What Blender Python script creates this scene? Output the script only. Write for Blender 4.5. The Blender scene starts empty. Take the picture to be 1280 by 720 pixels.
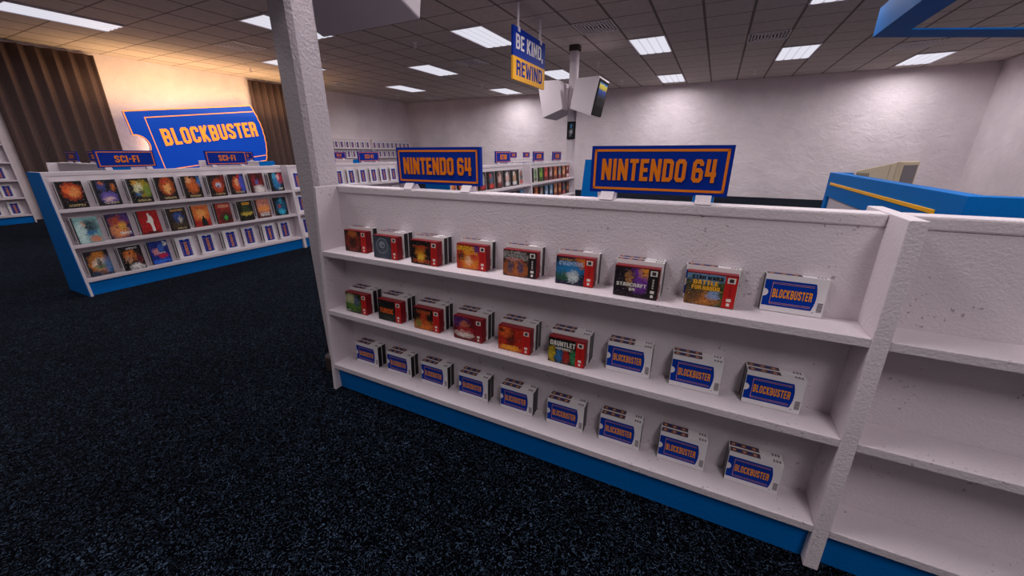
import bpy, math, random
from math import sin, cos, pi, radians
random.seed(7)
S = bpy.context.scene
COL = S.collection

# ------------------------------------------------------------------ camera, exposure, world, lights
cam_d = bpy.data.cameras.new('camera'); cam = bpy.data.objects.new('camera', cam_d); COL.objects.link(cam)
cam.location = (0, 0, 1.5982); cam.rotation_euler = (pi/2 - 0.3381, 0.0, 0.4693)
cam_d.sensor_width = 36; cam_d.lens = 480.09/1280*36; cam_d.clip_start = 0.02
S.camera = cam
S.view_settings.view_transform = 'Standard'; S.view_settings.look = 'None'
S.view_settings.gamma = 1; S.view_settings.use_curve_mapping = False
S.view_settings.exposure = 0.0
S.cycles.use_denoising = True
S.cycles.max_bounces = 8; S.cycles.diffuse_bounces = 5
S.cycles.sample_clamp_indirect = 6

PANEL_W = 58.0          # watts of each ceiling panel
PANEL_GLOW = .80        # brightness of its diffuser
WORLD = 0.15
LIGHT_COL = (1, .945, .965)
w = bpy.data.worlds.new('world'); S.world = w; w.use_nodes = True
bg = w.node_tree.nodes['Background']; bg.inputs[0].default_value = (0.86, 0.80, 0.84, 1); bg.inputs[1].default_value = WORLD

CEIL = 4.09
XL, XR, YB, YF = -15.2, 6.92, 17.6, -3.0

def area(name, loc, rot, sx, sy, power, color, spread=pi):  # spread in radians
    d = bpy.data.lights.new(name, 'AREA'); d.shape = 'RECTANGLE'; d.size = sx; d.size_y = sy
    d.energy = power; d.color = color; d.spread = spread
    o = bpy.data.objects.new(name, d); COL.objects.link(o); o.location = loc; o.rotation_euler = rot
    return o
# unseen panels continuing the ceiling grid, powers weighted to fill the near rack
OFF = [(-8.85, .6, .6), (-5.56, 3.05, .6), (-2.27, 5.5, 1.1), (-2.27, .6, 1.4), (1.02, 3.05, 1.5), (1.02, -1.85, 1.1), (4.31, 5.5, 1), (4.31, 10.4, 1), (4.31, .6, .9), (-5.56, -1.85, .6)]
for (x, y, k) in OFF:
    area('unseen_panel_light', (x+.41, y+.8, CEIL-.04), (0, 0, 0), .78, 1.58, PANEL_W*k, LIGHT_COL)
# unseen warm uplight, added clear of the wall sign, washing the left wall and ceiling
area('warm_wall_uplight', (-14.1, 7.6, 2.75), (0, radians(180), 0), .6, 5.5, 85, (1.0, .60, .27))
area('sign_backlight', (-14.96, 7.35, 1.95), (0, radians(90), 0), 1.2, 3.0, 30, (1.0, .62, .30))
area('added_sign_wash', (-14.1, 7.4, 3.2), (0, radians(78), 0), .4, 5.0, 26, (1.0, .66, .36))  # added warm lamp without a fixture, aimed at the sign and wall

# ------------------------------------------------------------------ materials
def srgb(r, g, b):
    def f(c):
        c /= 255.0
        return c/12.92 if c <= .04045 else ((c+.055)/1.055)**2.4
    return (f(r), f(g), f(b), 1)
MATS = {}
def nmat(name):
    m = bpy.data.materials.new(name); m.use_nodes = True; MATS[name] = m
    return m, m.node_tree.nodes, m.node_tree.links, m.node_tree.nodes['Principled BSDF']
def flat(name, col, rough=.6, spec=.3, emit=0, metal=0):
    m, n, l, p = nmat(name)
    p.inputs['Base Color'].default_value = col; p.inputs['Roughness'].default_value = rough
    p.inputs['Specular IOR Level'].default_value = spec; p.inputs['Metallic'].default_value = metal
    if emit:
        p.inputs['Emission Color'].default_value = col; p.inputs['Emission Strength'].default_value = emit
    return m
def N(n, t, **kw):
    x = n.new(t)
    for k, v in kw.items(): setattr(x, k, v)
    return x
def ramp(n, stops, interp='LINEAR'):
    r = n.new('ShaderNodeValToRGB'); r.color_ramp.interpolation = interp
    e = r.color_ramp.elements
    while len(e) < len(stops): e.new(.5)
    for i, (p, c) in enumerate(stops): e[i].position = p; e[i].color = c
    return r
def noise(n, l, vec, scale, detail=4, rough=.55, dist=0):
    t = n.new('ShaderNodeTexNoise'); t.inputs['Scale'].default_value = scale; t.inputs['Detail'].default_value = detail
    t.inputs['Roughness'].default_value = rough; t.inputs['Distortion'].default_value = dist
    if vec is not None: l.new(vec, t.inputs['Vector'])
    return t
def bump(n, l, h, p, strength, dist):
    b = n.new('ShaderNodeBump'); b.inputs['Strength'].default_value = strength; b.inputs['Distance'].default_value = dist
    l.new(h, b.inputs['Height']); l.new(b.outputs[0], p.inputs['Normal']); return b
def mixc(n, l, fac, a, b, mode='MIX'):
    m = n.new('ShaderNodeMix'); m.data_type = 'RGBA'; m.blend_type = mode
    for sock, v in ((m.inputs[0], fac), (m.inputs[6], a), (m.inputs[7], b)):
        if hasattr(v, 'links') or hasattr(v, 'is_linked'): l.new(v, sock)
        else: sock.default_value = v
    return m.outputs[2]
def math_(n, l, op, a, b=None, c=None, clamp=False):
    m = n.new('ShaderNodeMath'); m.operation = op; m.use_clamp = clamp
    for i, v in enumerate((a, b, c)):
        if v is None: continue
        if hasattr(v, 'is_linked'): l.new(v, m.inputs[i])
        else: m.inputs[i].default_value = v
    return m.outputs[0]

def painted(name, col, bump_s, scale, speck=True, rough=.55, dist=.006):
    """painted board with orange-peel bump and scattered small scuffs"""
    m, n, l, p = nmat(name)
    tc = n.new('ShaderNodeTexCoord'); v = tc.outputs['Object']
    a = noise(n, l, v, 1.7, 3)
    r = ramp(n, [(.3, tuple(c*.93 for c in col[:3])+(1,)), (.7, col)]); l.new(a.outputs[0], r.inputs[0])
    c = r.outputs[0]
    if speck:
        s1 = noise(n, l, v, 55, 2, .5); s2 = noise(n, l, v, 4.2, 2, .5)
        f1 = math_(n, l, 'GREATER_THAN', s1.outputs[0], .675); f2 = math_(n, l, 'GREATER_THAN', s2.outputs[0], .55)
        f = math_(n, l, 'MULTIPLY', math_(n, l, 'MULTIPLY', f1, f2), .55)
        c = mixc(n, l, f, c, srgb(120, 95, 95))
    l.new(c, p.inputs['Base Color']); p.inputs['Roughness'].default_value = rough; p.inputs['Specular IOR Level'].default_value = .25
    b = noise(n, l, v, scale, 3, .6); bump(n, l, b.outputs[0], p, bump_s, dist)
    return m
M_WHITE = painted('white_painted_board', srgb(218, 206, 212), .6, 100)
M_BLUE = painted('blue_painted_board', srgb(0, 108, 190), .35, 70, False, .6)
M_BLUE.node_tree.nodes['Principled BSDF'].inputs['Specular IOR Level'].default_value = .1
M_COLUMN = painted('rough_column_plaster', srgb(208, 196, 202), .9, 55, False, .8, .01)

def wall_mat():
    m, n, l, p = nmat('stucco_wall')
    tc = n.new('ShaderNodeTexCoord'); v = tc.outputs['Object']
    a = noise(n, l, v, .8, 5, .6); r = ramp(n, [(.3, srgb(218, 206, 211)), (.7, srgb(238, 227, 231))]); l.new(a.outputs[0], r.inputs[0])
    l.new(r.outputs[0], p.inputs['Base Color']); p.inputs['Roughness'].default_value = .85; p.inputs['Specular IOR Level'].default_value = .15
    mp = n.new('ShaderNodeMapping'); mp.inputs['Rotation'].default_value = (.6, .6, .3); mp.inputs['Scale'].default_value = (1, 1, 1.3); l.new(v, mp.inputs[0])
    b = noise(n, l, mp.outputs[0], 3.2, 6, .68, .6); bump(n, l, b.outputs[0], p, .75, .05)
    return m
M_WALL = wall_mat()

TX, TY = .825, .8167
def ceil_mat():
    m, n, l, p = nmat('suspended_ceiling_tiles')
    tc = n.new('ShaderNodeTexCoord'); sp = n.new('ShaderNodeSeparateXYZ'); l.new(tc.outputs['Object'], sp.inputs[0])
    def line(sock, off, per, wd):
        f = math_(n, l, 'FRACT', math_(n, l, 'DIVIDE', math_(n, l, 'SUBTRACT', sock, off), per))
        d = math_(n, l, 'ABSOLUTE', math_(n, l, 'SUBTRACT', f, .5))
        return math_(n, l, 'GREATER_THAN', d, .5-wd)
    lx = line(sp.outputs[0], 1.02-40*TX, TX, .030); ly = line(sp.outputs[1], 10.4-40*TY, TY, .018)
    ln = math_(n, l, 'MAXIMUM', lx, ly)
    a = noise(n, l, tc.outputs['Object'], 9, 4, .7)
    r = ramp(n, [(.3, srgb(190, 179, 173)), (.7, srgb(206, 195, 189))]); l.new(a.outputs[0], r.inputs[0])
    c = mixc(n, l, ln, r.outputs[0], srgb(124, 113, 107))
    l.new(c, p.inputs['Base Color']); p.inputs['Roughness'].default_value = .9; p.inputs['Specular IOR Level'].default_value = .1
    b = noise(n, l, tc.outputs['Object'], 60, 2); bump(n, l, b.outputs[0], p, .3, .01)
    return m
M_CEIL = ceil_mat()

def carpet_mat():
    m, n, l, p = nmat('dark_carpet')
    tc = n.new('ShaderNodeTexCoord'); v = tc.outputs['Object']
    a = noise(n, l, v, 46, 2, .5, 2.8)
    r = ramp(n, [(.53, srgb(4, 4, 7)), (.61, srgb(36, 46, 60)), (.72, srgb(70, 88, 110))]); l.new(a.outputs[0], r.inputs[0])
    b2 = noise(n, l, v, 1.2, 3); r2 = ramp(n, [(.3, (.6, .6, .6, 1)), (.7, (1, 1, 1, 1))]); l.new(b2.outputs[0], r2.inputs[0])
    l.new(mixc(n, l, 1.0, r.outputs[0], r2.outputs[0], 'MULTIPLY'), p.inputs['Base Color'])
    p.inputs['Roughness'].default_value = 1; p.inputs['Specular IOR Level'].default_value = 0
    p.inputs['Sheen Weight'].default_value = .05; p.inputs['Sheen Roughness'].default_value = .35; p.inputs['Sheen Tint'].default_value = (.8, .8, 1, 1)
    bump(n, l, a.outputs[0], p, .6, .01)
    return m
M_CARPET = carpet_mat()

M_SIGNBLUE = flat('sign_blue', srgb(6, 46, 150), .5, .12)
M_SIGNORANGE = flat('sign_orange', srgb(240, 128, 18), .45)
M_TICKET = flat('ticket_blue', srgb(0, 50, 150), .5, .1)
M_TORANGE = flat('ticket_orange', srgb(238, 150, 12), .5, .1)
M_TLINE = flat('ticket_line', srgb(206, 140, 110), .5)
M_CASE = flat('case_white', srgb(226, 220, 222), .35, .5)
M_CASEBLK = flat('case_black', srgb(22, 18, 22), .35, .5)
M_GREY = flat('print_grey', srgb(120, 112, 116), .5)
M_EMBLEM = flat('emblem_grey', srgb(138, 144, 156), .5)
M_TOPART = flat('print_brown', srgb(84, 62, 72), .5)
M_CRIMSON = flat('box_crimson', srgb(128, 20, 30), .45)
M_RED = flat('band_red', srgb(186, 28, 26), .45)
M_BAND2 = flat('band_black', srgb(32, 24, 26), .45)
M_LOGO = flat('logo_pale', srgb(222, 214, 206), .5)
M_LOGO2 = flat('logo_dark', srgb(60, 50, 50), .5)
M_GOLD = flat('title_gold', srgb(236, 170, 40), .5)
M_PALE = flat('title_pale', srgb(220, 214, 205), .5)
M_TITLEDARK = flat('title_dark', srgb(20, 18, 20), .5)
M_TITLEORANGE = flat('title_orange', srgb(215, 90, 30), .5)
M_YELLOW = flat('stripe_yellow', srgb(244, 176, 12), .45)
M_TRIM = flat('dark_trim', srgb(62, 48, 46), .7)
M_METAL = flat('vent_metal', srgb(238, 230, 232), .5, .5)
M_VENTDARK = flat('vent_dark', srgb(14, 12, 13), .9)
M_PLASTIC = flat('white_plastic', srgb(220, 208, 214), .5)
M_BLACK = flat('black_plastic', srgb(16, 14, 16), .6, .08)
M_BEIGE = flat('beige_plastic', srgb(206, 188, 158), .55)
M_BEIGED = flat('beige_vents', srgb(120, 108, 92), .7)
M_GLASS = flat('dark_screen', srgb(88, 84, 88), .2, .6)
M_SIGNYEL = flat('sign_yellow', srgb(245, 172, 22), .5)
M_SIGNWHITE = flat('sign_white', srgb(236, 228, 230), .5)

def emis(name, col, s):
    m, n, l, p = nmat(name)
    p.inputs['Base Color'].default_value = (0, 0, 0, 1)
    p.inputs['Emission Color'].default_value = col; p.inputs['Emission Strength'].default_value = s; return m
M_LAMP = emis('lamp_diffuser', (.90, .89, 1, 1), PANEL_GLOW)
M_LAMP2 = emis('lamp_diffuser_band', (.80, .80, 1, 1), PANEL_GLOW*.72)
M_LITBLUE = flat('lit_sign_blue', srgb(0, 62, 170), .5, .2, .55)
M_LITORANGE = flat('lit_sign_orange', srgb(255, 150, 50), .5, .2, .8)

def curtain_mat():
    m, n, l, p = nmat('curtain_cloth')
    tc = n.new('ShaderNodeTexCoord'); a = noise(n, l, tc.outputs['Object'], 30, 3)
    r = ramp(n, [(.3, srgb(86, 71, 71)), (.7, srgb(100, 85, 83))]); l.new(a.outputs[0], r.inputs[0])
    l.new(r.outputs[0], p.inputs['Base Color']); p.inputs['Roughness'].default_value = .95; p.inputs['Specular IOR Level'].default_value = .05
    return m
M_CURTAIN = curtain_mat()

def cover_mat(name, bgc, glows, specks=(), titles=(), seed=0, nscale=6):
    """abstract printed cover art from soft colour blobs; uses the cover's own UVs"""
    m, n, l, p = nmat(name)
    uv = n.new('ShaderNodeUVMap').outputs[0]
    sp = n.new('ShaderNodeSeparateXYZ'); l.new(uv, sp.inputs[0])
    mp = n.new('ShaderNodeMapping'); mp.inputs['Location'].default_value = (seed*3.7, seed*1.9, seed); l.new(uv, mp.inputs[0])
    nz = noise(n, l, mp.outputs[0], nscale, 5, .7, .8)
    wp = noise(n, l, mp.outputs[0], 7, 4, .7); sw = n.new('ShaderNodeSeparateColor'); l.new(wp.outputs[1], sw.inputs[0])
    ux = math_(n, l, 'ADD', sp.outputs[0], math_(n, l, 'MULTIPLY_ADD', sw.outputs[0], .46, -.23))
    vy = math_(n, l, 'ADD', sp.outputs[1], math_(n, l, 'MULTIPLY_ADD', sw.outputs[1], .36, -.18))
    c = None
    base = ramp(n, [(.35, tuple(k*.55 for k in bgc[:3])+(1,)), (.7, bgc)]); l.new(nz.outputs[0], base.inputs[0]); c = base.outputs[0]
    for i, (cx, cy, rx, ry, col) in enumerate(glows):
        dx = math_(n, l, 'DIVIDE', math_(n, l, 'SUBTRACT', ux, cx), rx)
        dy = math_(n, l, 'DIVIDE', math_(n, l, 'SUBTRACT', vy, cy), ry)
        d = math_(n, l, 'ADD', math_(n, l, 'MULTIPLY', dx, dx), math_(n, l, 'MULTIPLY', dy, dy))
        f = math_(n, l, 'SUBTRACT', 1.0, d, None, True)
        k = noise(n, l, mp.outputs[0], nscale*(1.3+.4*i), 5, .75, 1.0)
        kk = math_(n, l, 'MULTIPLY_ADD', k.outputs[0], 2.6, -.35, True)
        f = math_(n, l, 'MULTIPLY', math_(n, l, 'POWER', f, .6), kk, None, True)
        c = mixc(n, l, f, c, col)
    dk = noise(n, l, mp.outputs[0], 15, 4, .7)
    c = mixc(n, l, math_(n, l, 'MULTIPLY_ADD', dk.outputs[0], -3.4, 1.55, True), c, tuple(k*.25 for k in bgc[:3])+(1,))
    for i, (col, thr, sc) in enumerate(specks):
        vz = n.new('ShaderNodeTexNoise'); vz.inputs['Scale'].default_value = sc; vz.inputs['Detail'].default_value = 3
        m2 = n.new('ShaderNodeMapping'); m2.inputs['Location'].default_value = (seed*2.3+i*7, i*5, 0); l.new(uv, m2.inputs[0]); l.new(m2.outputs[0], vz.inputs[0])
        f = math_(n, l, 'GREATER_THAN', vz.outputs[0], thr)
        c = mixc(n, l, math_(n, l, 'MULTIPLY', f, .85), c, col)
    for (v0, v1, u0, u1, col) in titles:           # blurred, illegible print
        a = math_(n, l, 'MULTIPLY', math_(n, l, 'GREATER_THAN', sp.outputs[1], v0), math_(n, l, 'LESS_THAN', sp.outputs[1], v1))
        b = math_(n, l, 'MULTIPLY', math_(n, l, 'GREATER_THAN', sp.outputs[0], u0), math_(n, l, 'LESS_THAN', sp.outputs[0], u1))
        vz = n.new('ShaderNodeTexNoise'); vz.inputs['Scale'].default_value = 26; l.new(mp.outputs[0], vz.inputs[0])
        f = math_(n, l, 'MULTIPLY', math_(n, l, 'MULTIPLY', a, b), math_(n, l, 'GREATER_THAN', vz.outputs[0], .5))
        c = mixc(n, l, f, c, col)
    # fine printed detail: light and dark flecks
    f1 = noise(n, l, mp.outputs[0], 17, 3, .65, .5); f2 = noise(n, l, mp.outputs[0], 23, 3, .65, .8)
    pick = glows[0][4] if glows else bgc
    li = tuple(min(1, k*.5+.38) for k in pick[:3])+(1,)
    c = mixc(n, l, math_(n, l, 'MULTIPLY_ADD', f1.outputs[0], 7, -4.25, True), c, li)
    c = mixc(n, l, math_(n, l, 'MULTIPLY_ADD', f2.outputs[0], 8, -4.35, True), c, tuple(k*.10 for k in bgc[:3])+(1,))
    l.new(c, p.inputs['Base Color']); p.inputs['Roughness'].default_value = .4; p.inputs['Specular IOR Level'].default_value = .3
    return m

# ------------------------------------------------------------------ mesh building
class MB:
    def __init__(s): s.v = []; s.f = []; s.m = []; s.mats = []; s.uv = {}
    def mi(s, mat):
        if mat not in s.mats: s.mats.append(mat)
        return s.mats.index(mat)
    def face(s, pts, mat, uvs=None):
        b = len(s.v); s.v += [tuple(p) for p in pts]; s.f.append(tuple(range(b, b+len(pts)))); s.m.append(s.mi(mat))
        if uvs: s.uv[len(s.f)-1] = uvs
    def solid(s, a, b, mat, caps=(None, None)):
        """prism between two equal-length loops"""
        n = len(a); k = len(s.v); s.v += [tuple(p) for p in a]+[tuple(p) for p in b]
        def add(f, mm): s.f.append(f); s.m.append(s.mi(mm))
        add(tuple(k+i for i in reversed(range(n))), caps[0] or mat); add(tuple(k+n+i for i in range(n)), caps[1] or mat)
        for i in range(n):
            j = (i+1) % n; add((k+i, k+j, k+n+j, k+n+i), mat)
    def box(s, x0, x1, y0, y1, z0, z1, mat):
        s.solid([(x0, y0, z0), (x1, y0, z0), (x1, y1, z0), (x0, y1, z0)], [(x0, y0, z1), (x1, y0, z1), (x1, y1, z1), (x0, y1, z1)], mat)
    def cyl(s, c, r, h, mat, n=20, axis='z', r2=None):
        r2 = r if r2 is None else r2
        def P(rr, t, i):
            a = 2*pi*i/n; u, v_ = rr*cos(a), rr*sin(a)
            if axis == 'z': return (c[0]+u, c[1]+v_, c[2]+t)
            if axis == 'y': return (c[0]+u, c[1]+t, c[2]+v_)
            return (c[0]+t, c[1]+u, c[2]+v_)
        s.solid([P(r, 0, i) for i in range(n)], [P(r2, h, i) for i in range(n)], mat)
    def build(s, name, parent=None, bevel=0):
        me = bpy.data.meshes.new(name); me.from_pydata(s.v, [], s.f)
        for m in s.mats: me.materials.append(m)
        me.polygons.foreach_set('material_index', s.m)
        if s.uv:
            ul = me.uv_layers.new(name='UVMap')
            for fi, uvs in s.uv.items():
                for li, uvv in zip(me.polygons[fi].loop_indices, uvs): ul.data[li].uv = uvv
        me.update()
        import bmesh
        bm = bmesh.new(); bm.from_mesh(me); bmesh.ops.recalc_face_normals(bm, faces=[f for f in bm.faces if any(len(e.link_faces) > 1 for e in f.edges)]); bm.to_mesh(me); bm.free()
        o = bpy.data.objects.new(name, me); COL.objects.link(o)
        if parent is not None: o.parent = parent
        if bevel:
            b = o.modifiers.new('bevel', 'BEVEL'); b.width = bevel; b.segments = 2; b.limit_method = 'ANGLE'; b.angle_limit = radians(40)
        return o
def tag(o, label=None, cat=None, group=None, kind=None):
    if label: o['label'] = label
    if cat: o['category'] = cat
    if group: o['group'] = group
    if kind: o['kind'] = kind
    return o
def empty(name, loc=(0, 0, 0), rz=0):
    o = bpy.data.objects.new(name, None); COL.objects.link(o); o.location = loc; o.rotation_euler = (0, 0, rz); o.empty_display_size = .1
    return o
def copy_tree(o, parent=None):
    c = o.copy(); COL.objects.link(c)
    for k in ('label', 'category', 'group'):
        if parent is None and k in c.keys(): del c[k]
    if parent is not None: c.parent = parent
    for ch in list(o.children): copy_tree(ch, c)
    return c

# condensed block lettering, drawn as strokes on a 10-high grid
G = {
 'A': (5.6, [[(.9, 0), (2.0, 9.1), (3.6, 9.1), (4.7, 0)], [(1.4, 2.9), (4.2, 2.9)]]),
 'B': (5.6, [[(1, 0), (1, 10)], [(1, .95), (3.8, .95), (4.6, 1.8), (4.6, 4.2), (3.8, 5.05), (1, 5.05)], [(3.8, 5.05), (4.5, 5.8), (4.5, 8.2), (3.7, 9.05), (1, 9.05)]]),
 'C': (5.6, [[(4.6, 6.6), (4.6, 8.2), (3.8, 9.05), (1.8, 9.05), (1, 8.2), (1, 1.8), (1.8, .95), (3.8, .95), (4.6, 1.8), (4.6, 3.4)]]),
 'D': (5.6, [[(1, 0), (1, 10)], [(1, .95), (3.8, .95), (4.6, 1.8), (4.6, 8.2), (3.8, 9.05), (1, 9.05)]]),
 'E': (4.8, [[(4.6, .95), (1, .95), (1, 9.05), (4.6, 9.05)], [(1, 5.05), (4.2, 5.05)]]),
 'F': (4.7, [[(1, 0), (1, 9.05), (4.6, 9.05)], [(1, 4.9), (4.2, 4.9)]]),
 'G': (5.6, [[(4.6, 6.6), (4.6, 8.2), (3.8, 9.05), (1.8, 9.05), (1, 8.2), (1, 1.8), (1.8, .95), (3.8, .95), (4.6, 1.8), (4.6, 4.6), (2.8, 4.6)]]),
 'H': (5.6, [[(1, 0), (1, 10)], [(4.6, 0), (4.6, 10)], [(1, 5), (4.6, 5)]]),
 'I': (2.0, [[(1, 0), (1, 10)]]),
 'K': (5.6, [[(1, 0), (1, 10)], [(4.7, 10), (1.9, 5), (4.8, 0)]]),
 'L': (4.6, [[(1, 10), (1, .95), (4.5, .95)]]),
 'M': (7.2, [[(1, 0), (1, 9.2), (1.6, 9.2), (3.6, 2.2), (5.6, 9.2), (6.2, 9.2), (6.2, 0)]]),
 'N': (5.8, [[(1, 0), (1, 10)], [(1.1, 9.2), (4.7, .8)], [(4.8, 0), (4.8, 10)]]),
 'O': (5.6, [[(2.8, .95), (3.8, .95), (4.6, 1.8), (4.6, 8.2), (3.8, 9.05), (1.8, 9.05), (1, 8.2), (1, 1.8), (1.8, .95), (2.8, .95)]]),
 'R': (5.6, [[(1, 0), (1, 10)], [(1, 4.9), (3.7, 4.9), (4.5, 5.7), (4.5, 8.2), (3.7, 9.05), (1, 9.05)], [(3.5, 4.9), (4.5, 4.0), (4.6, 0)]]),
 'S': (5.6, [[(4.6, 6.9), (4.6, 8.2), (3.8, 9.05), (1.8, 9.05), (1, 8.2), (1, 6.4), (4.6, 3.6), (4.6, 1.8), (3.8, .95), (1.8, .95), (1, 1.8), (1, 3.1)]]),
 'T': (5.0, [[(.1, 9.05), (4.9, 9.05)], [(2.5, 0), (2.5, 9.1)]]),
 'U': (5.6, [[(1, 10), (1, 1.8), (1.8, .95), (3.8, .95), (4.6, 1.8), (4.6, 10)]]),
 'W': (7.8, [[(.9, 10), (2.2, .8), (2.6, .8), (3.9, 8), (5.2, .8), (5.6, .8), (6.9, 10)]]),
 '6': (5.6, [[(4.5, 7.2), (4.5, 8.2), (3.7, 9.05), (1.8, 9.05), (1, 8.2), (1, 1.8), (1.8, .95), (3.8, .95), (4.6, 1.8), (4.6, 4.4), (3.8, 5.3), (1, 5.3)]]),
 '4': (5.8, [[(1.2, 10), (1.0, 3.6), (5.4, 3.6)], [(4.0, 0), (4.0, 6.6)], [(4.0, 6), (4.0, 10)]]),
 '-': (3.6, [[(.4, 4.9), (3.2, 4.9)]]), ',': (1.8, [[(.9, 1.7), (.9, -1.6)]]), ' ': (1.3, []),
}
def strip(pts, hw):
    L, Rr = [], []
    n = len(pts); closed = pts[0] == pts[-1]
    def nrm(a, b):
        dx, dy = b[0]-a[0], b[1]-a[1]; q = math.hypot(dx, dy) or 1; return (-dy/q, dx/q)
    for i in range(n):
        if i == 0: n1 = n2 = nrm(pts[0], pts[1])
        elif i == n-1: n1 = n2 = nrm(pts[-2], pts[-1])
        else: n1, n2 = nrm(pts[i-1], pts[i]), nrm(pts[i], pts[i+1])
        if closed and i in (0, n-1): n1, n2 = nrm(pts[-2], pts[-1]), nrm(pts[0], pts[1])
        mx, my = n1[0]+n2[0], n1[1]+n2[1]; q = math.hypot(mx, my) or 1; mx, my = mx/q, my/q
        k = hw/max(.45, mx*n1[0]+my*n1[1])
        L.append((pts[i][0]+mx*k, pts[i][1]+my*k)); Rr.append((pts[i][0]-mx*k, pts[i][1]-my*k))
    return [[L[i], Rr[i], Rr[i+1], L[i+1]] for i in range(n-1)]
def text_quads(txt, x0, y0, wid, hgt, weight=.95, gap=.75):
    """list of 2-D quads filling the box x0..x0+wid, y0..y0+hgt"""
    tot = sum(G[c][0]+gap for c in txt)-gap
    sx, sy = wid/tot, hgt/10.0; out = []; x = 0
    for c in txt:
        gw, st = G[c]
        for pl in st:
            for q in strip(pl, weight): out.append([(x0+(x+px)*sx, y0+py*sy) for px, py in q])
        x += gw+gap
    return out
def decal(mb, quads, place, mat):
    for q in quads: mb.face([place(u, v) for u, v in q], mat)
def rect(u0, u1, v0, v1): return [(u0, v0), (u1, v0), (u1, v1), (u0, v1)]
def ticket_outline(L, H, notch, torn=1.0):
    """ticket: left side with a round bite, right side torn; origin at lower-left"""
    p = [(0, 0)]
    jag = [0, .3, -.4, .5, -.2, .6, -.3, .4, -.5, .4, -.2, .5, -.4, .3, -.3, .2, 0]
    prof = [(k/16, .945+.05*sin(pi*k/16)**.8+.005*jag[k]) for k in range(17)]
    for t, u in prof: p.append((L*(1-(1-u)*torn), H*t))
    p.append((0, H))
    c = H*.5
    for i in range(0, 13):
        a = pi/2-pi*i/12; p.append((notch*cos(a), c+notch*sin(a)))
    return p

# ------------------------------------------------------------------ room shell
def struct(name, mb, **kw): return tag(mb.build(name), kind='structure')
b = MB(); b.box(XL-.2, XR+.2, YF, YB+.2, -.1, 0, M_CARPET); struct('floor', b)
b = MB(); b.box(XL-.2, XR+.2, YF, YB+.2, CEIL, CEIL+.1, M_CEIL); struct('ceiling', b)
b = MB(); b.box(XL-.15, XL, YF, YB+.15, 0, CEIL, M_WALL); struct('wall_left', b)
b = MB(); b.box(XL, XR, YB, YB+.15, 0, CEIL, M_WALL); struct('wall_back', b)
b = MB(); b.box(XR, XR+.15, YF, YB+.15, 0, CEIL, M_WALL); struct('wall_right', b)

# ------------------------------------------------------------------ ceiling fittings
def make_light():
    r = empty('ceiling_light')
    f = MB(); W, H = .815, 1.62
    for (x0, x1, y0, y1) in ((0, W, 0, .02), (0, W, H-.02, H), (0, .02, .02, H-.02), (W-.02, W, .02, H-.02)): f.box(x0, x1, y0, y1, -.028, -.001, M_PLASTIC)
    f.build('frame', r)
    d = MB(); n = 4
    cw = (W-.04)/n
    for i in range(n):
        x = .02+i*cw
        prof = [(x+.012, -.016), (x+cw*.3, -.026), (x+cw*.7, -.026), (x+cw-.012, -.016)]
        d.solid([(px, .02, pz) for px, pz in prof]+[(x+cw-.012, .02, -.002), (x+.012, .02, -.002)], [(px, H-.02, pz) for px, pz in prof]+[(x+cw-.012, H-.02, -.002), (x+.012, H-.02, -.002)], M_LAMP)
        if i: d.box(x-.012, x+.012, .02, H-.02, -.014, -.002, M_LAMP2)
    d.box(.02, .032, .02, H-.02, -.014, -.002, M_LAMP2); d.box(W-.032, W-.02, .02, H-.02, -.014, -.002, M_LAMP2)
    d.build('diffuser', r)
    lt = area('panel_light', (W/2, H/2, -.034), (0, 0, 0), .78, 1.58, PANEL_W, LIGHT_COL, 2.95); lt.parent = r
    return r
LIGHTS = [
 (-12.18, 3.05, 'long light panel at the upper left, cut by the picture edge'),
 (-12.18, 7.95, 'small light panel just left of the column above the wall sign'),
 (-8.87, 5.5, 'ceiling light panel cut off by the left side of the plaster column'),
 (-12.18, 12.85, 'leftmost far ceiling light panel near the back left corner of the room'),
 (-5.555, 7.95, 'large ceiling light panel left of the hanging two-line sign'),
 (-8.87, 10.4, 'light panel between the largest one and the grille left of the hanging sign'),
 (-8.87, 15.3, 'thin far light panel just left of the hanging sign near the back wall'),
 (-5.555, 12.85, 'ceiling light panel showing between the hanging sign and the far television pole'),
 (-2.27, 10.4, 'large ceiling light panel right of the far television pole'),
 (-2.27, 15.3, 'small ceiling light panel near the back wall, right of the televisions'),
 (1.02, 12.85, 'ceiling light panel right of centre, left of the blue hanging canopy'),
 (4.31, 15.3, 'far right ceiling light panel under the blue canopy corner'),
 (1.02, 7.95, 'ceiling light panel cut by the top picture edge left of the canopy')]
L0 = make_light()
for i, (x, y, lab) in enumerate(LIGHTS):
    o = L0 if i == 0 else copy_tree(L0)
    o.location = (x, y, CEIL); tag(o, lab, 'ceiling light', 'recessed light panels in the ceiling')
def make_vent():
    r = empty('ceiling_vent'); f = MB(); W = .80
    f.box(-W/2, W/2, -W/2, W/2, -.006, -.001, M_VENTDARK); f.build('backing', r)
    g = MB()
    for k in range(6):
        a = W/2-k*.066; t = .020
        for (x0, x1, y0, y1) in ((-a, a, -a, -a+t), (-a, a, a-t, a), (-a, -a+t, -a+t, a-t), (a-t, a, -a+t, a-t)):
            g.box(x0, x1, y0, y1, -.012+.0008*k, -.0062, M_METAL)
    for k in range(11):
        x = -W/2+.04+k*(W-.08)/10
        g.box(x-.004, x+.004, -W/2+.02, W/2-.02, -.0105, -.0062, M_METAL)
    g.build('grille', r); return r
V0 = make_vent()
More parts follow.
